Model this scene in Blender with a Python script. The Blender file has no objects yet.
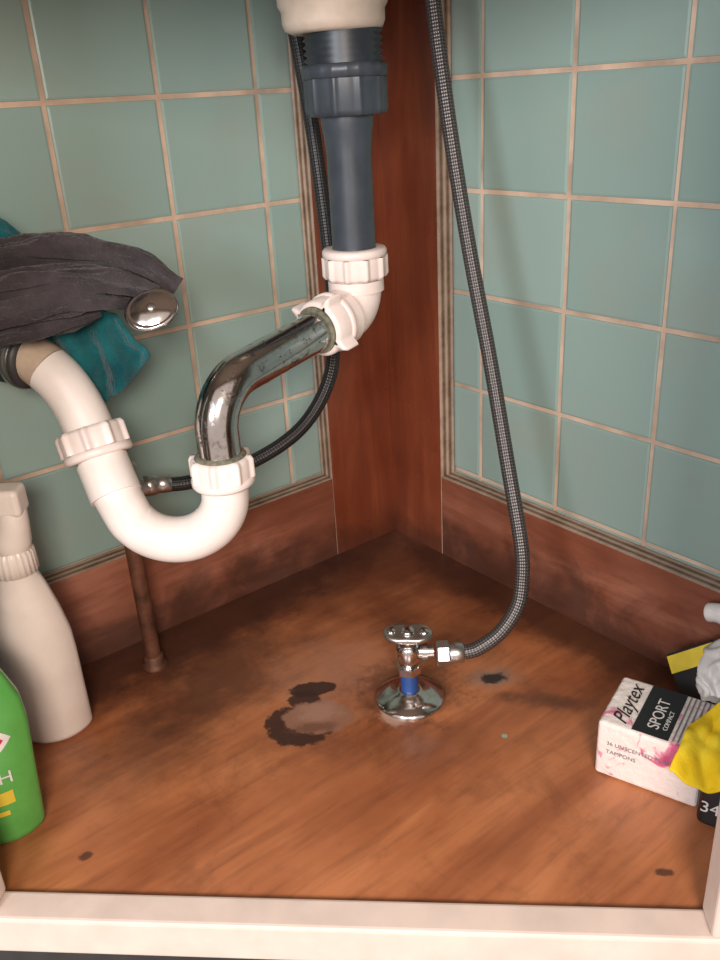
import bpy, math, random
from mathutils import Vector, Matrix, noise
random.seed(3)
scene=bpy.context.scene
scene.view_settings.view_transform='Standard'
scene.view_settings.look='None'
col=bpy.context.collection

# ---------------------------------------------------------------- materials
def new_mat(name):
    m=bpy.data.materials.new(name); m.use_nodes=True
    nt=m.node_tree; nt.nodes.clear()
    out=nt.nodes.new('ShaderNodeOutputMaterial'); b=nt.nodes.new('ShaderNodeBsdfPrincipled')
    nt.links.new(b.outputs[0],out.inputs[0])
    return m,nt,b
def N(nt,t,**k):
    n=nt.nodes.new(t)
    for a,v in k.items(): setattr(n,a,v)
    return n
def ramp(nt,fac,stops):
    r=N(nt,'ShaderNodeValToRGB'); e=r.color_ramp.elements
    while len(e)<len(stops): e.new(0.5)
    for i,(p,c) in enumerate(stops):
        e[i].position=p; e[i].color=(*c,1)
    nt.links.new(fac,r.inputs[0]); return r.outputs[0]
def noise_tex(nt,vec,scale,detail=4,rough=.55,dist=0):
    n=N(nt,'ShaderNodeTexNoise'); n.inputs['Scale'].default_value=scale
    n.inputs['Detail'].default_value=detail; n.inputs['Roughness'].default_value=rough
    n.inputs['Distortion'].default_value=dist
    if vec is not None: nt.links.new(vec,n.inputs['Vector'])
    return n.outputs[0]
def coords(nt): return N(nt,'ShaderNodeTexCoord').outputs['Object']
def math_n(nt,op,a,b=None,clamp=False):
    m=N(nt,'ShaderNodeMath',operation=op); m.use_clamp=clamp
    for i,x in enumerate((a,b)):
        if x is None: continue
        if isinstance(x,(int,float)): m.inputs[i].default_value=x
        else: nt.links.new(x,m.inputs[i])
    return m.outputs[0]
def mixc(nt,fac,a,b,mode='MIX'):
    m=N(nt,'ShaderNodeMix',data_type='RGBA',blend_type=mode)
    for i,x in ((0,fac),(6,a),(7,b)):
        if isinstance(x,(int,float)): m.inputs[i].default_value=x
        elif isinstance(x,tuple): m.inputs[i].default_value=(*x,1)
        else: nt.links.new(x,m.inputs[i])
    return m.outputs[2]
def smooth(nt,v,a,b,lo=0,hi=1):
    mr=N(nt,'ShaderNodeMapRange'); mr.interpolation_type='SMOOTHSTEP'
    mr.inputs['From Min'].default_value=a; mr.inputs['From Max'].default_value=b
    mr.inputs['To Min'].default_value=lo; mr.inputs['To Max'].default_value=hi
    nt.links.new(v,mr.inputs['Value']); return mr.outputs[0]
def bump(nt,b,h,strength=.3,dist=.001):
    n=N(nt,'ShaderNodeBump'); n.inputs['Strength'].default_value=strength; n.inputs['Distance'].default_value=dist
    nt.links.new(h,n.inputs['Height']); nt.links.new(n.outputs[0],b.inputs['Normal'])
def simple(name,c,rough=.5,metal=0,var=.12,scale=40,bmp=0,coat=0,c2=None,spec=None):
    m,nt,b=new_mat(name)
    co=coords(nt); n=noise_tex(nt,co,scale)
    c2=c2 or tuple(max(0,x*(1-var*2)) for x in c)
    cc=ramp(nt,n,[(.3,c2),(.65,c)])
    nt.links.new(cc,b.inputs['Base Color'])
    b.inputs['Roughness'].default_value=rough; b.inputs['Metallic'].default_value=metal
    b.inputs['Coat Weight'].default_value=coat
    if spec is not None: b.inputs['Specular IOR Level'].default_value=spec
    if bmp: bump(nt,b,noise_tex(nt,co,scale*5),bmp,.001)
    return m
def mask(nt,co,loc,size,rot=0,soft=.35,amt=.5,nscale=40):
    mp=N(nt,'ShaderNodeMapping',vector_type='TEXTURE')
    mp.inputs['Location'].default_value=(*loc,0); mp.inputs['Rotation'].default_value=(0,0,rot)
    mp.inputs['Scale'].default_value=(size[0],size[1],1)
    nt.links.new(co,mp.inputs[0])
    ln=N(nt,'ShaderNodeVectorMath',operation='LENGTH'); nt.links.new(mp.outputs[0],ln.inputs[0])
    n=noise_tex(nt,co,nscale,7,.7)
    d=math_n(nt,'ADD',ln.outputs['Value'],math_n(nt,'MULTIPLY',math_n(nt,'SUBTRACT',n,.5),amt*3))
    return smooth(nt,d,1-soft,1+soft,1,0)

def wood(name,stops,rot=(0,0,0),stretch=(3,40,40),rough=.35,patches=(),coat=.15,grime=0,blotch=0,dark=(.10,.032,.014),gf=.85,grain=1.6,mixn=.6):
    m,nt,b=new_mat(name); co=coords(nt)
    mp=N(nt,'ShaderNodeMapping'); mp.inputs['Rotation'].default_value=rot; mp.inputs['Scale'].default_value=stretch
    nt.links.new(co,mp.inputs[0])
    n1=noise_tex(nt,mp.outputs[0],1.0,6,.6,.8)
    n2=noise_tex(nt,co,7,4,.6)
    f=math_n(nt,'ADD',math_n(nt,'MULTIPLY',n1,mixn),math_n(nt,'MULTIPLY',n2,1-mixn))
    c=ramp(nt,f,stops)
    mp2=N(nt,'ShaderNodeMapping'); mp2.inputs['Rotation'].default_value=rot
    mp2.inputs['Scale'].default_value=(stretch[0]*4,stretch[1]*5,stretch[2]*5); nt.links.new(co,mp2.inputs[0])
    n3=noise_tex(nt,mp2.outputs[0],1,4,.6)
    c=mixc(nt,math_n(nt,'MULTIPLY',math_n(nt,'SUBTRACT',n3,.5,True),grain,True),c,dark)
    if blotch:
        nb=noise_tex(nt,co,11,8,.7,.6)
        c=mixc(nt,math_n(nt,'MULTIPLY',smooth(nt,nb,.50,.68),blotch),c,tuple(x*.6 for x in dark))
        ns=noise_tex(nt,co,75,6,.75,.3)
        c=mixc(nt,math_n(nt,'MULTIPLY',smooth(nt,ns,.60,.70),blotch*.6),c,tuple(x*.4 for x in dark))
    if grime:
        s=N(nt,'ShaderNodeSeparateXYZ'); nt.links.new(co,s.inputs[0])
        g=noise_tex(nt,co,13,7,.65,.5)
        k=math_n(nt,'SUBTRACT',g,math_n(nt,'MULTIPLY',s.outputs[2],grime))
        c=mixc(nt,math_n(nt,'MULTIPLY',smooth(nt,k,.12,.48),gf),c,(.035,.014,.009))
    for (loc,size,r,soft,amt,ns,colr,fac) in patches:
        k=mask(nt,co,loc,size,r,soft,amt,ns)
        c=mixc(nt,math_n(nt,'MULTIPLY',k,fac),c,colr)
    nt.links.new(c,b.inputs['Base Color'])
    nt.links.new(smooth(nt,n2,.3,.7,rough-.08,rough+.22),b.inputs['Roughness'])
    b.inputs['Coat Weight'].default_value=coat; b.inputs['Coat Roughness'].default_value=.25
    bump(nt,b,n3,.12,.0006)
    return m

D=(.034,.012,.008)
floor_stains_and_dark_zones=[
 ((-.02,-.02),(.17,.14),0,.6,.5,14,(.06,.018,.010),.78),  # wide dark zone, floor darker towards the wall corner
 ((-.28,-.02),(.24,.050),.05,.5,.6,18,(.035,.012,.008),.88),  # darker band along the left baseboard
 ((-.01,-.28),(.040,.24),0,.5,.6,18,(.045,.015,.009),.85),  # darker band along the right baseboard
 ((-.319,-.105),(.085,.050),.3,.6,.8,22,(.045,.016,.010),.75),  # soft dark zone in front of the copper pipe
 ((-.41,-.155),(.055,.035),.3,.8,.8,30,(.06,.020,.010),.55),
 ((-.25,-.29),(.06,.025),-.7,.9,.8,30,(.09,.028,.013),.35),
 ((-.225,-.180),(.060,.045),0,.8,.8,35,(.42,.21,.13),.45),
 ((-.195,-.245),(.046,.044),0,.4,.7,60,(.06,.022,.012),.7),
 ((-.230,-.262),(.011,.013),0,.3,.7,90,(.50,.33,.25),.7),
 # torn dark veneer around a bare patch
 ((-.297,-.216),(.031,.027),-.68,.08,.42,70,D,.93),
 ((-.262,-.183),(.022,.010),-.55,.10,.45,70,D,.95),
 ((-.278,-.194),(.020,.014),.9,.10,.45,70,D,.93),
 ((-.281,-.218),(.031,.022),-.68,.07,.30,75,(.27,.125,.075),.95),
 ((-.276,-.213),(.018,.012),-.6,.5,.9,80,(.38,.21,.14),.6),
 ((-.292,-.227),(.020,.006),-.6,.5,.9,80,(.13,.05,.03),.7),
 ((-.128,-.284),(.021,.013),-.6,.6,.7,90,(.20,.14,.11),.7),
 ((-.128,-.285),(.012,.007),-.6,.3,.7,110,(.018,.012,.010),.97),
 ((-.118,-.338),(.040,.009),-.9,.8,1.0,60,D,.6),
 ((-.499,-.226),(.005,.004),0,.3,.5,120,D,.8),
 ((-.199,-.511),(.006,.0035),-.7,.3,.5,120,D,.8),
 ((-.178,-.345),(.0025,.0025),0,.1,.1,90,(.25,.36,.28),1),
]
M_floor=wood('floor_plywood',[(.30,(.21,.058,.021)),(.48,(.36,.116,.042)),(.62,(.50,.180,.068))],(0,0,math.radians(25)),(3,24,24),.34,floor_stains_and_dark_zones,.25,0,.35,(.12,.036,.015),grain=1.7,mixn=.58)
redwood=[(.3,(.11,.019,.008)),(.5,(.19,.042,.016)),(.68,(.28,.072,.026))]
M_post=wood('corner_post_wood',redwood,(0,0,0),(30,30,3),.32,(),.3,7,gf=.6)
base=[(.3,(.13,.036,.019)),(.5,(.23,.074,.040)),(.68,(.36,.14,.085))]
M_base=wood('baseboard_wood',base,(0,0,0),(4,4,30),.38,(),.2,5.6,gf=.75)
def ply_edge(name,axis):
    m,nt,b=new_mat(name); co=coords(nt)
    s=N(nt,'ShaderNodeSeparateXYZ'); nt.links.new(co,s.inputs[0])
    v=math_n(nt,'SINE',math_n(nt,'MULTIPLY',s.outputs[axis],2*math.pi/.0085))
    n=noise_tex(nt,co,45,6,.7)
    f=math_n(nt,'ADD',math_n(nt,'MULTIPLY',math_n(nt,'ADD',v,1),.20),math_n(nt,'MULTIPLY',n,.65))
    nt.links.new(ramp(nt,f,[(.25,(.09,.045,.025)),(.5,(.26,.155,.10)),(.75,(.46,.34,.26))]),b.inputs['Base Color'])
    b.inputs['Roughness'].default_value=.7
    return m
M_plyX=ply_edge('plywood_edge_a',0); M_plyY=ply_edge('plywood_edge_b',1)
M_grout=simple('grout',(.64,.46,.34),.9,var=.2,scale=25,bmp=.2)
def tile_mat():
    m,nt,b=new_mat('ceramic_tile'); co=coords(nt)
    g=N(nt,'ShaderNodeNewGeometry')
    c=ramp(nt,g.outputs['Random Per Island'],[(0,(.240,.338,.308)),(.5,(.266,.366,.330)),(1,(.290,.384,.348))])
    n=noise_tex(nt,co,9,5)
    c=mixc(nt,math_n(nt,'MULTIPLY',math_n(nt,'SUBTRACT',n,.5,True),1.2),c,(.32,.28,.22))
    nt.links.new(c,b.inputs['Base Color']); b.inputs['Roughness'].default_value=.26
    bump(nt,b,noise_tex(nt,co,25,2),.12,.002)
    return m
M_tile=tile_mat()
M_white=simple('painted_white_wood',(.70,.56,.48),.5,var=.07,scale=30,bmp=.05)
M_pvc=simple('white_pvc',(.82,.73,.67),.32,var=.05,scale=35)
M_pvc_old=simple('yellowed_pvc',(.50,.38,.28),.4,var=.15,scale=50)
M_nut=simple('white_nut_plastic',(.83,.70,.64),.38,var=.05,scale=40)
M_gray=simple('grey_abs_plastic',(.050,.060,.074),.36,var=.15,scale=50)
M_darkgray=simple('dark_abs_plastic',(.028,.034,.042),.4,var=.2,scale=50)
M_rubber=simple('black_rubber',(.03,.028,.028),.5,var=.2)
def chrome(name='chrome',lo=.38,dirt=(.10,.08,.06)):
    m,nt,b=new_mat(name); co=coords(nt)
    n=noise_tex(nt,co,110,6,.75)
    nt.links.new(ramp(nt,n,[(lo-.06,dirt),(lo+.05,(.60,.57,.55)),(1,(.74,.72,.70))]),b.inputs['Base Color'])
    b.inputs['Metallic'].default_value=1
    nt.links.new(ramp(nt,n,[(lo-.05,(.5,)*3),(lo+.05,(.13,)*3),(1,(.2,)*3)]),b.inputs['Roughness'])
    return m
M_chrome=chrome(lo=.30); M_chrome_worn=chrome('worn_chrome',.41)
M_steel=simple('brushed_steel',(.60,.57,.54),.32,metal=1,var=.1,scale=60)
M_copper=simple('corroded_copper',(.17,.065,.035),.6,metal=.4,var=.3,scale=70,bmp=.3)
M_blue=simple('blue_sleeve',(.02,.07,.25),.4)
M_gunk=simple('corrosion_ring',(.20,.19,.13),.8,var=.3,scale=200,bmp=.4)
def braid(name,c1,c2,metal):
    m,nt,b=new_mat(name)
    uv=N(nt,'ShaderNodeUVMap').outputs[0]
    s=N(nt,'ShaderNodeSeparateXYZ'); nt.links.new(uv,s.inputs[0])
    a=math_n(nt,'MULTIPLY',s.outputs[0],9*2*math.pi); v=math_n(nt,'MULTIPLY',s.outputs[1],7.5*2*math.pi)
    p=math_n(nt,'MULTIPLY',math_n(nt,'SINE',math_n(nt,'ADD',a,v)),math_n(nt,'SINE',math_n(nt,'SUBTRACT',a,v)))
    p=math_n(nt,'ADD',math_n(nt,'MULTIPLY',p,.5),.5)
    nt.links.new(ramp(nt,p,[(.2,c1),(.8,c2)]),b.inputs['Base Color'])
    b.inputs['Metallic'].default_value=metal; b.inputs['Roughness'].default_value=.38
    bump(nt,b,p,.5,.0008); return m
M_braid=braid('steel_braid',(.04,.036,.035),(.15,.135,.13),.6)
M_braid2=braid('dark_braid',(.012,.012,.013),(.036,.032,.032),.3)
def cloth(name,c1,c2,bs=1,bd=.004,sheen=.2):
    m,nt,b=new_mat(name); co=coords(nt)
    n=noise_tex(nt,co,30,5); n2=noise_tex(nt,co,420,3)
    c=ramp(nt,n,[(.35,c1),(.65,c2)]); nt.links.new(c,b.inputs['Base Color'])
    b.inputs['Roughness'].default_value=.95; b.inputs['Sheen Weight'].default_value=sheen
    b.inputs['Specular IOR Level'].default_value=.1
    bump(nt,b,n2,bs,bd); return m
M_towel=cloth('dark_grey_terry',(.022,.017,.019),(.064,.051,.054),.9,.003)
M_teal=cloth('teal_terry',(.003,.050,.060),(.012,.125,.135),.8,.003)
M_yellow=cloth('yellow_cloth',(.75,.47,.01),(.90,.66,.04),.3,.001,0)
M_green=simple('green_plastic',(.11,.40,.08),.25,var=.08)
M_red=simple('red_label',(.55,.02,.03),.35)
M_lyellow=simple('yellow_label',(.75,.55,.05),.35)
M_lwhite=simple('white_label',(.78,.73,.69),.4)
M_bottle=simple('white_bottle_plastic',(.76,.66,.59),.35,var=.04)
M_bluep=simple('blue_plastic',(.02,.05,.32),.3)
M_black=simple('black_print',(.012,.012,.014),.35)
M_greytxt=simple('grey_print',(.25,.22,.22),.5)
M_ceramic=simple('sink_ceramic',(.70,.57,.46),.35,var=.15,scale=25)
def carton():
    m,nt,b=new_mat('carton_white'); co=coords(nt)
    n=noise_tex(nt,co,38,4,.6,.8)
    c=ramp(nt,n,[(.0,(.76,.66,.61)),(.605,(.78,.68,.63)),(.64,(.70,.28,.36)),(.70,(.60,.10,.22))])
    nt.links.new(c,b.inputs['Base Color']); b.inputs['Roughness'].default_value=.22
    b.inputs['Coat Weight'].default_value=.5
    bump(nt,b,noise_tex(nt,co,60,3),.7,.004); return m
M_carton=carton()

# ---------------------------------------------------------------- mesh builder
class MB:
    def __init__(s): s.v=[];s.f=[];s.m=[];s.sm=[];s.uv=[];s.mats=[]
    def mi(s,mat):
        if mat not in s.mats: s.mats.append(mat)
        return s.mats.index(mat)
    def add(s,vs,fs,mat,smooth=True,uvs=None):
        o=len(s.v); s.v+= [tuple(v) for v in vs]; k=s.mi(mat)
        for i,f in enumerate(fs):
            s.f.append([o+j for j in f]); s.m.append(k); s.sm.append(smooth)
            s.uv.append(uvs[i] if uvs else [(0,0)]*len(f))
    def tube(s,pts,r,mat,n=28,cap=True,mod=None):
        pts=[Vector(p) for p in pts]; L=len(pts)
        rs=r if isinstance(r,(list,tuple)) else [r]*L
        T=[(pts[min(i+1,L-1)]-pts[max(i-1,0)]).normalized() for i in range(L)]
        a=T[0].orthogonal().normalized(); vs=[];d=0;ds=[]
        for i in range(L):
            if i:
                q=T[i-1].rotation_difference(T[i]); a=q@a; d+=(pts[i]-pts[i-1]).length
            ds.append(d); b=T[i].cross(a)
            for j in range(n):
                t=2*math.pi*j/n; rr=rs[i]*(mod(i/(L-1),t) if mod else 1)
                vs.append(pts[i]+(a*math.cos(t)+b*math.sin(t))*rr)
        fs=[];uv=[]
        c=2*math.pi*max(rs)
        for i in range(L-1):
            for j in range(n):
                k=(j+1)%n
                fs.append((i*n+j,i*n+k,(i+1)*n+k,(i+1)*n+j))
                uv.append([(j/n,ds[i]/c),((j+1)/n,ds[i]/c),((j+1)/n,ds[i+1]/c),(j/n,ds[i+1]/c)])
        s.add(vs,fs,mat,True,uv)
        if cap:
            s.add(vs[:n],[tuple(range(n))[::-1]],mat,False); s.add(vs[-n:],[tuple(range(n))],mat,False)
    def rev(s,prof,M,mat,n=48,mod=None,smooth=True,cap=True):
        vs=[]
        for (r,z) in prof:
            for j in range(n):
                t=2*math.pi*j/n; rr=r*(mod(t,z) if mod else 1)
                vs.append(M@Vector((rr*math.cos(t),rr*math.sin(t),z)))
        fs=[]
        for i in range(len(prof)-1):
            for j in range(n):
                k=(j+1)%n; fs.append((i*n+j,i*n+k,(i+1)*n+k,(i+1)*n+j))
        s.add(vs,fs,mat,smooth)
        if cap:
            s.add(vs[:n],[tuple(range(n))[::-1]],mat,False); s.add(vs[-n:],[tuple(range(n))],mat,False)
    def box(s,c,hx,hy,hz,mat,ax=None,mats=None):
        X,Y,Z=ax or (Vector((1,0,0)),Vector((0,1,0)),Vector((0,0,1)))
        c=Vector(c)
        vs=[c+X*hx*i+Y*hy*j+Z*hz*k for k in(-1,1) for j in(-1,1) for i in(-1,1)]
        fs=[(0,2,3,1),(4,5,7,6),(0,1,5,4),(2,6,7,3),(0,4,6,2),(1,3,7,5)] # -z +z -y +y -x +x
        for i,f in enumerate(fs): 
            s.add([vs[j] for j in f],[(0,1,2,3)],(mats or {}).get(i,mat),False)
    def obj(s,name,parent=None,bevel=0,subs=0,weld=False,solid=0):
        me=bpy.data.meshes.new(name); me.from_pydata(s.v,[],s.f)
        for m in s.mats: me.materials.append(m)
        for p,k,sm in zip(me.polygons,s.m,s.sm): p.material_index=k; p.use_smooth=sm
        u=me.uv_layers.new(name='UVMap')
        for p,q in zip(me.polygons,s.uv):
            for li,c in zip(p.loop_indices,q): u.data[li].uv=c
        o=bpy.data.objects.new(name,me); col.objects.link(o)
        if parent: o.parent=parent
        if weld or bevel:
            w=o.modifiers.new('weld','WELD'); w.merge_threshold=1e-5
        if solid:
            w=o.modifiers.new('solid','SOLIDIFY'); w.thickness=solid; w.offset=0
        if bevel:
            b=o.modifiers.new('bevel','BEVEL'); b.width=bevel; b.segments=3; b.limit_method='ANGLE'; b.angle_limit=math.radians(50)
        if subs:
            q=o.modifiers.new('sub','SUBSURF'); q.levels=subs; q.render_levels=subs
        return o
def empty(name,loc=(0,0,0)):
    e=bpy.data.objects.new(name,None); e.empty_display_size=.02; col.objects.link(e); return e
def cr(P,n=8):
    P=[Vector(p) for p in P]; P=[P[0]*2-P[1]]+P+[P[-1]*2-P[-2]]; out=[]
    for i in range(1,len(P)-2):
        for k in range(n):
            t=k/n; a,b,c,d=P[i-1:i+3]
            out.append(.5*((2*b)+(c-a)*t+(2*a-5*b+4*c-d)*t*t+(3*b-a-3*c+d)*t**3))
    out.append(P[-2]); return out
def frame(o,z,up=Vector((0,0,1))):
    z=Vector(z).normalized(); x=up.cross(z)
    if x.length<1e-4: x=Vector((1,0,0))
    x.normalize(); y=z.cross(x)
    M=Matrix((x,y,z)).transposed().to_4x4(); M.translation=Vector(o); return M
def ribbed(nr,depth,sharp=3):
    return lambda t,z: 1+depth*(max(0,math.cos(nr*t))**sharp)
def slip_nut(mb,o,axis,r,L,mat,nr=8,depth=.10,sharp=2,ph=0):
    M=frame(o,axis)@Matrix.Rotation(ph,4,'Z')
    e=L*.12
    mb.rev([(r*.72,-L/2),(r*.93,-L/2),(r,-L/2+e),(r*1.0,L*.22)],M,mat,144,ribbed(nr,depth,sharp),cap=False)
    mb.rev([(r*1.0,L*.22),(r*1.06,L*.24),(r*1.06,L/2-e*.6),(r*1.0,L/2),(r*.72,L/2)],M,mat,96,cap=False)
def text(s,size,mat,loc,xdir,ydir,name,parent,shear=0):
    cu=bpy.data.curves.new(name,'FONT'); cu.body=s; cu.size=size; cu.shear=shear; cu.extrude=.0001
    t=bpy.data.objects.new('tmp',cu); col.objects.link(t)
    dg=bpy.context.evaluated_depsgraph_get(); me=bpy.data.meshes.new_from_object(t.evaluated_get(dg))
    bpy.data.objects.remove(t); me.materials.clear(); me.materials.append(mat)
    o=bpy.data.objects.new(name,me); col.objects.link(o)
    x=Vector(xdir).normalized(); y=Vector(ydir).normalized(); z=x.cross(y)
    M=Matrix((x,y,z)).transposed().to_4x4(); M.translation=Vector(loc); o.matrix_world=M
    o.parent=parent; return o

# ---------------------------------------------------------------- room shell
TH=.022; H=.66
e=Vector((.729,-.684,0)).normalized()      # along cabinet front, left -> right
nf=Vector((-.684,-.729,0)).normalized()    # outwards
IL=Vector((-.553,-.221,0)); IR=Vector((-.209,-.544,0))
fl=[(.022,.022),(-.79,.022),(-.553,-.221),(-.209,-.544),(.022,-.761)]
b=MB(); n=len(fl)
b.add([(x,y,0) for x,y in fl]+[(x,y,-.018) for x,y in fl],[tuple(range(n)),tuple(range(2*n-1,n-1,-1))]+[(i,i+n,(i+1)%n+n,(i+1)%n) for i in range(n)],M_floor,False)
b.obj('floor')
def tile(mb,a0,a1,z0,z1,side):
    g=.0020; a0+=g;a1-=g;z0+=g;z1-=g; k=.0022
    def P(a,z,d):
        return (a,TH+.003-d,z) if side=='L' else (TH+.003-d,a,z)
    vs=[P(a,z,0) for a,z in((a0,z0),(a1,z0),(a1,z1),(a0,z1))]
    vs+=[P(a,z,.0012) for a,z in((a0+.0004,z0+.0004),(a1-.0004,z0+.0004),(a1-.0004,z1-.0004),(a0+.0004,z1-.0004))]
    vs+=[P(a,z,.0018) for a,z in((a0+k,z0+k),(a1-k,z0+k),(a1-k,z1-k),(a0+k,z1-k))]
    fs=[(8,9,10,11)]+[(i,(i+1)%4,(i+1)%4+4,i+4) for i in range(4)]+[(i+4,(i+1)%4+4,(i+1)%4+8,i+8) for i in range(4)]
    if side=='R': fs=[f[::-1] for f in fs]
    mb.add(vs,fs,M_tile,False)
b=MB(); b.box((-.39,TH+.0118,.32),.43,.009,.34,M_grout)
cols=[-.333+.1022*i for i in range(-5,4)]; rows=[.4045+.1023*i for i in range(-4,4)]
for i in range(len(cols)-1):
    for j in range(len(rows)-1):
        j0=random.uniform(-.0005,.0005)
        tile(b,cols[i]+j0,min(cols[i+1],-.03)+j0,rows[j],min(rows[j+1],H),'L')
b.obj('wall_left')
b=MB(); b.box((TH+.0118,-.39,.32),.009,.43,.34,M_grout)
cols=[-.123-.1045*i for i in range(-1,7)][::-1]; rows=[.4075+.1015*i for i in range(-4,4)]
for i in range(len(cols)-1):
    for j in range(len(rows)-1):
        j0=random.uniform(-.0005,.0005)
        tile(b,cols[i]+j0,cols[i+1]+j0,rows[j],min(rows[j+1],H),'R')
b.obj('wall_right')
b=MB(); b.box((-.0335,.011,.33),.0565,.011,.33,M_post,mats={4:M_plyY}); b.obj('trim_1',bevel=.0008)
b=MB(); b.box((.011,-.0425,.33),.011,.0425,.33,M_post,mats={2:M_plyX}); b.obj('trim_2',bevel=.0008)
b=MB(); b.box((-.44,.011,.05),.3495,.011,.05,M_base,mats={1:M_plyY}); b.obj('baseboard_left',bevel=.0008)
b=MB(); b.box((.011,-.4225,.05),.011,.337,.05,M_base,mats={1:M_plyX}); b.obj('baseboard_right',bevel=.0008)
b=MB()
b.add([(x,y,z) for z in(H,H+.03) for x,y in((.04,.04),(-.84,.04),(.04,-.80))],[(0,1,2),(5,4,3),(0,3,4,1),(1,4,5,2),(2,5,3,0)],M_white,False); b.obj('ceiling')
ax=(e,nf,Vector((0,0,1)))
mid=(IL+IR)/2; W=(IR-IL).length
b=MB()
b.box(mid+nf*.0125+Vector((0,0,-.0115)),W/2+.05,.0120,.0165,M_white,ax)
b.obj('trim_3',bevel=.003)
for k,(p,sg) in enumerate(((IL,-1),(IR,1))):
    b=MB(); b.box(p+e*sg*.155+nf*.0125+Vector((0,0,.332)),.155,.0120,.3265,M_white,ax); b.obj('trim_%d'%(4+k),bevel=.003)
b=MB(); b.box(mid+nf*.0125+Vector((0,0,.635)),W/2,.0120,.0235,M_white,ax); b.obj('trim_6',bevel=.002)
b=MB(); b.box(mid+nf*-.03+Vector((0,0,-.068)),W/2+.2,.01,.047,M_rubber,ax); b.obj('baseboard_front')

# ---------------------------------------------------------------- drain assembly
TX,TY=-.142,-.130
d=empty('sink_drain_pipe')
Tz=lambda z: Matrix.Translation((TX,TY,z))
b=MB()
b.rev([(.030,.520),(.0320,.521)]+[(.0320 if i%2 else .0285,.523+.0024*i) for i in range(10)]+[(.030,.5465)],Tz(0),M_darkgray)
b.obj('threaded_collar',d)
b=MB()
b.rev([(.022,.484),(.030,.485),(.0315,.489),(.0315,.512)],Tz(0),M_gray,120,ribbed(10,.08,4),cap=False)
b.rev([(.0315,.512),(.0340,.513),(.0340,.520),(.0325,.5225),(.022,.5225)],Tz(0),M_gray,120,ribbed(20,.02,1),cap=False)
b.obj('ribbed_nut',d)
b=MB()
b.rev([(.0187,.36),(.0187,.455),(.0200,.470),(.0215,.478),(.0215,.49)],Tz(0),M_gray)
b.obj('tailpiece',d)
b=MB()
slip_nut(b,(TX,TY,.366),(0,0,1),.0265,.026,M_nut,10,.10,2)
b.obj('slip_nut_top',d)
CH=Vector((-.318,-.171,.303)); EL=Vector((TX,TY,.322))
ad=(CH-EL).normalized()
b=MB()
pts=[(TX,TY,.358),(TX,TY,.345)]
c=Vector((TX,TY,.345)); 
R=.022
for k in range(1,9):
    a=math.pi/2*k/8
    pts.append(c+Vector((0,0,-1))*R*math.sin(a)+Vector((ad.x,ad.y,0)).normalized()*R*(1-math.cos(a)))
endp=Vector(pts[-1]); pts.append(endp+ad*.012)
b.tube(pts,.0222,M_nut,36)
b.tube([endp,endp+ad*.014],.0245,M_nut,36)
b.tube([(TX,TY,.352),(TX,TY,.342)],.0245,M_nut,36)
b.obj('elbow',d)
b=MB(); no=endp+ad*.022
slip_nut(b,no,-ad,.0245,.024,M_nut,4,.34,14,.5)
b.rev([(.0155,-.001),(.0205,.0),(.0205,.002)],frame(no+ad*.0122,ad),M_gunk)
b.obj('slip_nut_side',d)
b=MB()
p0=endp+ad*.008; corner=CH.copy(); R=.034
u=(p0-corner).normalized(); w=Vector((0,0,-1))
arc=[]
cc=corner+u*R+w*R
for k in range(0,13):
    a=math.pi/2*k/12
    arc.append(cc-w*R*math.cos(a)-u*R*math.sin(a))
pts=[p0.lerp(arc[0],i/6) for i in range(6)]+arc+[Vector((-.318,-.171,.25)),Vector((-.318,-.171,.228))]
b.tube(pts,.0168,M_chrome_worn,40)
b.obj('chrome_arm',d)
b=MB()
slip_nut(b,(-.318,-.171,.237),(0,0,-1),.0235,.024,M_nut,8,.12,2)
b.rev([(.0168,.0),(.0205,.0),(.0195,.0015),(.0168,.0022)],Matrix.Translation((-.318,-.171,.249)),M_gunk)
b.obj('slip_nut_trap_inlet',d)
b=MB()
A=Vector((-.318,-.171,.217)); B=Vector((-.384,-.122,.217)); Mi=(A+B)/2; hr=(A-B).length/2; hu=(A-B).normalized()
pts=[(-.318,-.171,.236),(-.318,-.171,.226)]
for k in range(0,15):
    a=math.pi*k/16
    pts.append(Mi+hu*hr*math.cos(a)+Vector((0,0,-1))*hr*math.sin(a)*.95)
pts+=[(-.3865,-.117,.224),(-.3865,-.108,.235),(-.386,-.099,.247),(-.3855,-.093,.256)]
b.tube(cr(pts,3),.0188,M_pvc,40)
b.tube([(-.3868,-.1195,.220),(-.3862,-.101,.2445)],.0206,M_pvc,40)
b.obj('u_trap',d)
b=MB()
slip_nut(b,(-.3858,-.0915,.2575),(.0,-.42,-.9),.0260,.025,M_nut,9,.11,2)
b.obj('slip_nut_trap_outlet',d)
b=MB()
pts=cr([(-.3862,-.097,.25),(-.3862,-.086,.268),(-.388,-.074,.288),(-.3935,-.061,.306),(-.402,-.045,.319),(-.411,-.028,.326),(-.419,-.012,.328)],6)
b.tube(pts[:22],.0195,M_pvc,40); b.tube(pts[21:],.0195,M_pvc_old,40)
b.obj('waste_arm',d)
b=MB()
ca=Vector((-.42,.88,.15)).normalized(); c0=Vector((-.4035,-.0425,.3205))
b.rev([(.019,0),(.0235,.001),(.0245,.004),(.0245,.012),(.0225,.014),(.0225,.022),(.0245,.024),(.0245,.034),(.0225,.036),(.0225,.066)],frame(c0,ca),M_rubber)
b.rev([(.0252,.005),(.0258,.006),(.0258,.0115),(.0252,.0125)],frame(c0,ca),M_steel)
b.obj('rubber_coupling',d)

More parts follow.
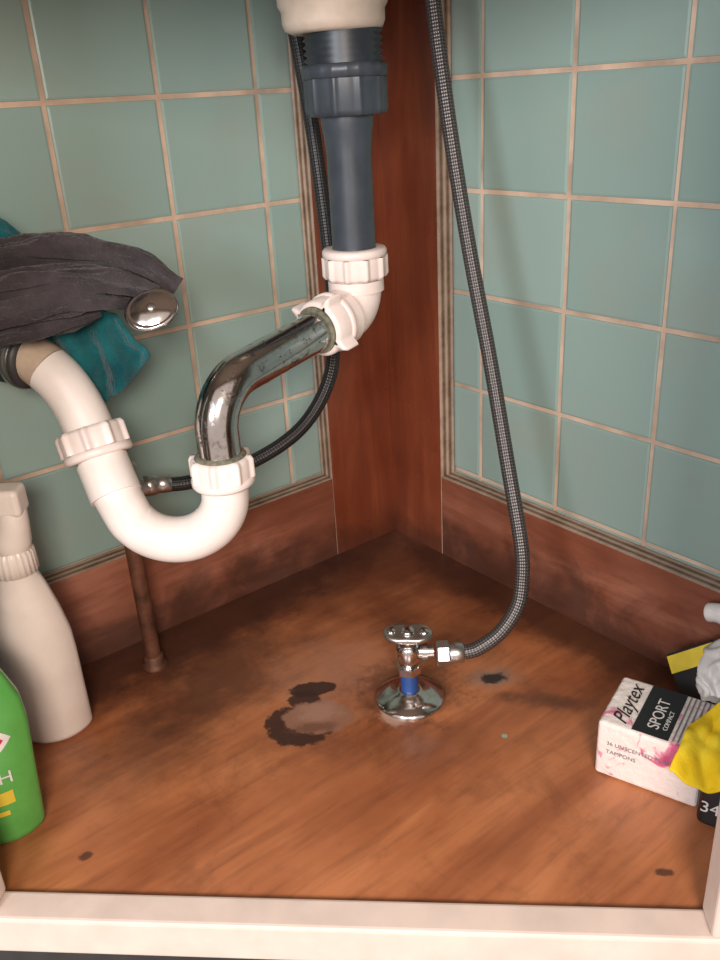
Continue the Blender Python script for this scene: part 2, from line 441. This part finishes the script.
b=MB()
b.rev([(.020,.5445),(.033,.5445),(.0385,.547),(.0405,.552),(.0405,.560),(.043,.564),(.0445,.59),(.052,.61),(.057,.655)],Matrix.Translation((TX-.005,TY+.004,0)),M_ceramic,64)
b.obj('sink_basin')

# ---------------------------------------------------------------- hoses
h=empty('supply_hose')
P=[(-.168,-.2875,.050),(-.158,-.295,.0535),(-.141,-.305,.067),(-.125,-.309,.087),(-.117,-.307,.108),(-.111,-.300,.140),(-.103,-.276,.205),(-.092,-.244,.289),(-.085,-.213,.376),(-.079,-.185,.469),(-.070,-.158,.565),(-.066,-.145,.655)]
b=MB(); b.tube(cr(P,10),.0064,M_braid,24); b.obj('braided_line',h)
vd=Vector((.777,-.6275,0)).normalized()
b=MB()
q=Vector((-.168,-.2875,.050))
b.rev([(.0085,-.013),(.0092,-.012),(.0092,-.002),(.0075,0)],frame(q,vd),M_steel,24)
b.rev([(.0105,-.024),(.0112,-.023),(.0112,-.014),(.010,-.013)],frame(q,vd),M_steel,6,smooth=False)
b.obj('hose_nut',h)
h2=empty('supply_hose')
P=[(-.322,-.049,.186),(-.295,-.063,.184),(-.238,-.077,.190),(-.188,-.089,.212),(-.155,-.093,.249),(-.136,-.083,.290),(-.122,-.066,.359),(-.122,-.052,.481),(-.126,-.039,.576),(-.127,-.035,.655)]
b=MB(); b.tube(cr(P,10),.0066,M_braid2,24); b.obj('braided_line',h2)
b=MB(); q=Vector((-.318,-.051,.1857)); ax2=Vector((1,-.4,-.04)).normalized()
b.rev([(.0085,-.016),(.0095,-.015),(.0095,-.006),(.008,-.005),(.0085,0),(.0085,.008),(.0068,.009)],frame(q,ax2),M_steel,24)
b.obj('hose_nut',h2)
cp=empty('copper_supply_pipe')
b=MB()
b.tube([(-.354,-.047,.0),(-.354,-.047,.165)],.0075,M_copper,24)
b.rev([(.0125,.0),(.0125,.003),(.009,.005),(.0092,.012),(.0078,.013)],Matrix.Translation((-.354,-.047,0)),M_copper,32)
b.obj('riser',cp)
b=MB()
b.rev([(.009,.160),(.0115,.161),(.0115,.172),(.0095,.175),(.0095,.196),(.006,.198),(.006,.206),(.015,.207),(.016,.212),(.013,.216)],Matrix.Translation((-.354,-.047,0)),M_steel,32)
b.tube([(-.354,-.047,.186),(-.330,-.0485,.186)],.0075,M_steel,20)
b.obj('stop_valve_body',cp)

v=empty('shutoff_valve'); VX,VY=-.203,-.2535
V=Matrix.Translation((VX,VY,0))
b=MB()
b.rev([(.0315,.0),(.0318,.0015),(.030,.0035),(.020,.0065),(.012,.0085),(.0105,.010),(.009,.010)],V,M_chrome,64); b.obj('escutcheon',v)
b=MB(); b.rev([(.0078,.008),(.0078,.034)],V,M_blue,32); b.obj('pipe_sleeve',v)
b=MB()
b.rev([(.0085,.028),(.0110,.029),(.0110,.036),(.0085,.037)],V,M_chrome,6,smooth=False)
b.rev([(.0080,.036),(.0095,.040),(.0110,.045),(.0110,.055),(.0095,.058),(.007,.060),(.0045,.061),(.0045,.067)],V,M_chrome,32)
c=Vector((VX,VY,.050))
b.tube([c,c+vd*.022],.0068,M_chrome,24)
b.tube([c+vd*.012,c+vd*.0165],.0085,M_chrome,24)
b.obj('valve_body',v)
b=MB()
hm=lambda t,z: 1-.50*abs(math.sin(t))**1.5
HM=Matrix.Translation((VX,VY,.0690))@Matrix.Rotation(math.atan2(-.6275,.777)-.10,4,'Z')@Matrix.Rotation(.18,4,'X')
b.rev([(.006,-.004),(.0185,-.0035),(.0218,-.0015),(.0218,.0015),(.0200,.0030),(.0150,.0026),(.0080,.0024),(.001,.0024)],HM,M_steel,64,hm,cap=False)
b.rev([(.0062,.0022),(.0058,.0048),(.0045,.0058),(.0012,.0058)],HM,M_chrome,24)
for s in(-1,1):
    b.rev([(.0042,.002),(.0040,.0042),(.001,.0048)],HM@Matrix.Translation((s*.0145,0,0)),M_chrome,20)
b.obj('handle',v)

# ---------------------------------------------------------------- towels
def roll(mb,P,rs,mat,folds,amp,seed,n=96,steps=14):
    pts=cr(P,steps); L=len(pts); R=[]
    for i in range(L):
        x=i/(L-1)*(len(rs)-1); k=min(int(x),len(rs)-2); R.append(rs[k]+(rs[k+1]-rs[k])*(x-k))
    def mod(t,a):
        w=noise.noise(Vector((t*4+seed,math.cos(a)*1.2,math.sin(a)*1.2)))
        return 1+amp*math.sin(folds*a+5*w+seed+t*3)+.26*w+.10*noise.noise(Vector((t*14,math.cos(a)*3,math.sin(a)*3+seed)))+.05*noise.noise(Vector((t*40,math.cos(a)*8,math.sin(a)*8+seed)))
    mb.tube(pts,R,mat,n,True,mod)
b=MB()
roll(b,[(-.47,-.036,.400),(-.43,-.046,.405),(-.395,-.062,.407),(-.360,-.080,.400),(-.325,-.094,.386),(-.303,-.100,.366)],[.011,.012,.011,.0115,.012,.010],M_towel,3,.28,1.3)
roll(b,[(-.47,-.056,.386),(-.43,-.075,.387),(-.39,-.094,.389),(-.352,-.106,.382),(-.322,-.110,.369)],[.0075,.009,.0085,.0080,.005],M_towel,4,.28,4.1)
roll(b,[(-.47,-.060,.368),(-.435,-.077,.368),(-.400,-.092,.371),(-.365,-.102,.369),(-.343,-.105,.364)],[.009,.0095,.0085,.0065,.004],M_towel,4,.26,6.1)
roll(b,[(-.47,-.052,.353),(-.44,-.064,.352),(-.415,-.075,.353),(-.385,-.086,.356),(-.362,-.092,.359)],[.009,.0095,.009,.007,.004],M_towel,3,.26,9.4)
roll(b,[(-.47,-.026,.382),(-.42,-.036,.382),(-.38,-.052,.380),(-.345,-.070,.372),(-.322,-.084,.358)],[.018,.020,.019,.015,.006],M_towel,3,.12,7.7)
b.obj('grey_towel')
def sheet(mb,top,bot,mat,nu=50,nv=30,amp=.006,freq=5,seed=0,nrm=Vector((-.6,-.78,0)),bulge=0):
    T=cr(top,20);B=cr(bot,20)
    def at(L,x): 
        k=x*(len(L)-1); i=min(int(k),len(L)-2); return L[i].lerp(L[i+1],k-i)
    vs=[]
    for j in range(nv+1):
        for i in range(nu+1):
            x=i/nu;y=j/nv; p=at(T,x).lerp(at(B,x),y)
            w=noise.noise(Vector((x*3,y*2,seed)))
            o=amp*math.sin(2*math.pi*freq*x+4*w+y*1.5)*(0.4+.6*y)+.004*noise.noise(p*60)+bulge*math.sin(math.pi*y)
            p=p+nrm*o+Vector((0,0,.0025*noise.noise(p*110+Vector((9,seed,0)))))
            vs.append(p)
    fs=[(j*(nu+1)+i,j*(nu+1)+i+1,(j+1)*(nu+1)+i+1,(j+1)*(nu+1)+i) for j in range(nv) for i in range(nu)]
    mb.add(vs,fs,mat)
tt=empty('teal_towel')
b=MB()
sheet(b,[(-.46,-.018,.375),(-.428,-.024,.372),(-.393,-.048,.368),(-.360,-.062,.360),(-.342,-.072,.350)],
        [(-.46,-.020,.352),(-.435,-.024,.350),(-.396,-.034,.336),(-.373,-.056,.278),(-.349,-.074,.289),(-.321,-.082,.314)],M_teal,seed=2,amp=.006,freq=5)
b.obj('hanging_corner',tt,solid=.004,subs=1)
b=MB()
roll(b,[(-.48,-.030,.415),(-.44,-.030,.423),(-.415,-.036,.419),(-.395,-.045,.406)],[.02,.020,.016,.006],M_teal,3,.15,2.2)
b.obj('folded_end',tt)
b=MB()
SM=frame((-.334,-.1225,.3595),(-.40,-.68,.60))@Matrix.Rotation(.35,4,'Z')@Matrix.Scale(.85,4)
b.rev([(.004,-.012),(.010,-.010),(.016,-.004),(.0190,-.001),(.0195,.0005),(.0185,.0022),(.0165,.0030),(.0158,.0024),(.0148,.0030),(.011,.0046),(.006,.0056),(.0005,.0060)],SM,M_chrome,48,lambda t,z:1+.25*math.cos(t)**2)
b.rev([(.0040,.0050),(.0038,.0065),(.0025,.0072),(.0004,.0073)],SM,M_steel,24)
b.obj('sink_strainer')

# ---------------------------------------------------------------- bottles on the left
sb=empty('spray_bottle'); S=Matrix.Translation((-.462,-.067,0))@Matrix.Rotation(math.radians(-39),4,'Z')
b=MB()
el=lambda t,z: 1 if z>.155 else (1-.22*abs(math.sin(t)))
b.rev([(.028,0),(.0325,.002),(.0345,.006),(.0345,.080),(.0335,.100),(.0290,.122),(.0235,.142),(.0195,.153),(.0160,.158),(.0150,.165)],S,M_bottle,64,el); b.obj('bottle_body',sb)
b=MB()
b.rev([(.0150,.160),(.0180,.161),(.0175,.178),(.015,.182)],S,M_bottle,144,ribbed(24,.04,1)); b.obj('collar',sb)
b=MB()
sx=(S.to_3x3()@Vector((-1,0,0))).normalized(); sy=(S.to_3x3()@Vector((0,1,0))).normalized()
o=Vector((-.462,-.067,0)); up=Vector((0,0,1))
b.tube([o+up*.180-sx*.002,o+up*.190-sx*.004,o+up*.205-sx*.008,o+up*.220-sx*.010],[.014,.0145,.0120,.0105],M_bottle,24)
b.box(o+up*.224+sx*.014,.034,.0110,.0115,M_bottle,(sx,sy,up))
b.box(o+up*.210+sx*.012,.014,.0085,.014,M_bottle,(sx,sy,up))
b.box(o+up*.222+sx*.052,.007,.0075,.0075,M_bottle,(sx,sy,up))
b.obj('sprayer_head',sb,bevel=.004)
b=MB()
b.tube(cr([o+up*.213+sx*.026,o+up*.198+sx*.031,o+up*.180+sx*.030,o+up*.165+sx*.038],5),.0045,M_bottle,16); b.obj('trigger',sb)

gb=empty('green_cleaner_bottle'); go=Vector((-.535,-.1535,0)); ga=math.atan2(-.6275,.777)
G=Matrix.Translation(go)@Matrix.Rotation(ga,4,'Z')
gel=lambda t,z: 1 if z>.172 else 1-.30*abs(math.sin(t))
b=MB()
RZ=[(0,.033),(.060,.0365),(.100,.0395),(.120,.038),(.140,.030),(.155,.019),(.165,.013)]
b.rev([(.028,0),(.031,.002),(.033,.007),(.0365,.060),(.0395,.100),(.038,.120),(.030,.140),(.019,.155),(.013,.165),(.0125,.175)],G,M_green,64,gel); b.obj('bottle_body',gb)
b=MB(); b.rev([(.0125,.170),(.015,.171),(.015,.190),(.010,.196)],G,M_lwhite,160,ribbed(20,.04,1)); b.obj('cap',gb)
def rz(z):
    for (a,ra),(c,rc) in zip(RZ,RZ[1:]):
        if z<=c: return ra+(rc-ra)*(z-a)/(c-a)
    return .013
def label(mb,f0,f1,a0,a1,mat,off=.0004,n=24,m=6):
    vs=[]
    for i in range(n+1):
        t=a0+(a1-a0)*i/n; z0=f0(i/n); z1=f1(i/n)
        for j in range(m+1):
            z=z0+(z1-z0)*j/m; r=rz(z)*gel(t,0)+off
            vs.append(G@Vector((r*math.cos(t),r*math.sin(t),z)))
    mb.add(vs,[(i*(m+1)+j,(i+1)*(m+1)+j,(i+1)*(m+1)+j+1,i*(m+1)+j+1) for i in range(n) for j in range(m)],mat)
K=lambda z:(lambda x:z)
g_=lambda x:1-x**5
b=MB()
label(b,lambda x:.098-.017*g_(x),lambda x:.098+.017*g_(x),-2.2,-.42,M_lwhite,.0006)
label(b,lambda x:.098-.013*g_(x),lambda x:.098+.013*g_(x),-2.2,-.58,M_red,.0010)
label(b,K(.040),K(.052),-2.6,-.62,M_lyellow,.0005); label(b,K(.030),K(.0345),-2.6,-.80,M_lyellow,.0005)
b.obj('label',gb)
gx=G.to_3x3()@Vector((1,.50,0))
text('CH',.0150,M_lwhite,G@Vector((.0085,-.0268,.060)),gx,(0,0,1),'label_text',gb)
bb=empty('blue_bottle'); BO=Matrix.Translation((-.535,-.086,0))
b=MB(); b.rev([(.019,0),(.022,.003),(.022,.12),(.018,.135),(.010,.145),(.010,.155)],BO,M_bluep,40); b.obj('bottle_body',bb)
b=MB(); b.rev([(.0125,.150),(.0125,.170),(.011,.172)],BO,M_lwhite,40); b.obj('cap',bb)

# ---------------------------------------------------------------- carton and clutter on the right
tb=empty('tampon_box')
w=Vector((.308,-.951,0)).normalized(); dd=Vector((.951,.308,0)).normalized(); FLc=Vector((-.157,-.4205,0))
bw,bd,bh=.078,.064,.052
cen=FLc+w*bw/2+dd*bd/2+up*bh/2
b=MB(); b.box(cen,bw/2,bd/2,bh/2-.0003,M_carton,(w,dd,up)); b.obj('carton',tb,bevel=.003)
top=up*(bh+.0003)
b=MB()
b.box(FLc+w*.0385+dd*(bd/2+.0)+top,.0135,bd/2-.0025,.0003,M_black,(w,dd,up))
for k in range(6):
    b.box(FLc+w*(.055+.0036*k)+dd*(bd/2)+top,.0006,bd/2-.004,.0002,M_greytxt,(w,dd,up))
b.obj('printed_band',tb)
text('Playtex',.017,M_black,FLc+w*.020+dd*.004+top+up*.0002,dd,-w,'print_script',tb,.5)
text('SPORT',.0125,M_lwhite,FLc+w*.0425+dd*.010+top+up*.0006,dd,-w,'print_title',tb)
text('COMPACT',.005,M_lwhite,FLc+w*.0485+dd*.012+top+up*.0006,dd,-w,'print_subtitle',tb)
text('36 UNSCENTED PLASTIC',.0050,M_greytxt,FLc+w*.008-dd*.0004+up*.032,w,up,'print_side',tb)
text('TAMPONS',.0050,M_greytxt,FLc+w*.008-dd*.0004+up*.024,w,up,'print_side_b',tb)
b=MB()
sheet(b,[(-.120,-.474,.058),(-.101,-.480,.068),(-.085,-.484,.072),(-.050,-.488,.072)],
        [(-.161,-.484,.048),(-.152,-.502,.040),(-.139,-.519,.038),(-.097,-.544,.038)],M_yellow,amp=.003,freq=2,seed=5,nrm=Vector((-.3,-.3,.9)),bulge=.004)
b.obj('yellow_cloth',solid=.003,subs=1)
pk=empty('black_packet')
pc=FLc+w*(bw+.023)+dd*.008+up*.021
b=MB(); b.box(pc,.021,.022,.0205,M_black,(w,dd,up)); b.obj('packet_body',pk,bevel=.005)
text('343',.014,M_lwhite,pc-w*.019-dd*.0225-up*.006,w,up,'packet_print',pk)
yc=empty('packaged_sponge_card')
b=MB(); a1=Vector((.35,-.93,.75)).normalized(); a3=Vector((.5,.05,.86)); a3=(a3-a1*a3.dot(a1)).normalized(); a2=a3.cross(a1)
cc=Vector((-.045,-.440,.042))
b.box(cc,.021,.003,.028,M_black,(a1,a2,a3)); b.obj('card',yc,bevel=.001)
sg=(-1 if a2.x>0 else 1)
b=MB(); b.box(cc+a2*.0035*sg+a3*.018,.021,.0004,.0075,M_lyellow,(a1,a2,a3)); b.obj('card_band',yc)
b=MB()
roll(b,[(-.082,-.474,.062),(-.070,-.466,.074),(-.054,-.470,.080),(-.036,-.492,.078)],[.011,.015,.016,.010],M_lwhite,5,.22,3.3,n=48)
b.obj('crumpled_plastic_bag')
br=empty('scrub_brush')
b=MB(); b.tube(cr([(-.020,-.425,.090),(-.020,-.437,.094),(-.022,-.455,.092),(-.024,-.49,.080)],6),[.004]+[.008]*10+[.007]*8,M_lwhite,24); b.obj('handle',br)
b=MB(); b.box((-.025,-.51,.06),.012,.03,.012,M_lwhite); b.box((-.025,-.51,.024),.010,.027,.0238,M_lyellow); b.obj('brush_head',br,bevel=.003)
b=MB(); b.rev([(.003,0),(.0022,.0015),(.0005,.002)],Matrix.Translation((-.345,-.425,0)),M_lwhite,7,smooth=False); b.obj('plaster_crumb')

# ---------------------------------------------------------------- lights, world, camera
wd=bpy.data.worlds.new('world'); scene.world=wd; wd.use_nodes=True
wd.node_tree.nodes['Background'].inputs[0].default_value=(1.0,.84,.76,1); wd.node_tree.nodes['Background'].inputs[1].default_value=.68
def area(name,loc,tgt,size,power,c):
    l=bpy.data.lights.new(name,'AREA'); l.size=size; l.energy=power; l.color=c
    o=bpy.data.objects.new(name,l); col.objects.link(o); o.location=loc
    o.rotation_euler=(Vector(tgt)-Vector(loc)).to_track_quat('-Z','Y').to_euler()
area('kitchen_light',(-.95,-1.28,.78),(-.1,-.1,.25),.30,16,(1,.88,.78))
area('window_light',(-1.40,-.85,.68),(0,-.15,.25),.28,12.5,(.84,.91,1))
cam=bpy.data.cameras.new('camera'); co=bpy.data.objects.new('camera',cam); col.objects.link(co)
Rr=Matrix(((.7767,.2979,-.5549),(-.6275,.2913,-.722),(-.0535,.9091,.4132)))
co.matrix_world=Matrix.Translation((-.6071,-.7241,.5))@Rr.to_4x4()
cam.sensor_fit='VERTICAL'; cam.sensor_height=36; cam.lens=850/960*36; cam.clip_start=.01
scene.camera=co
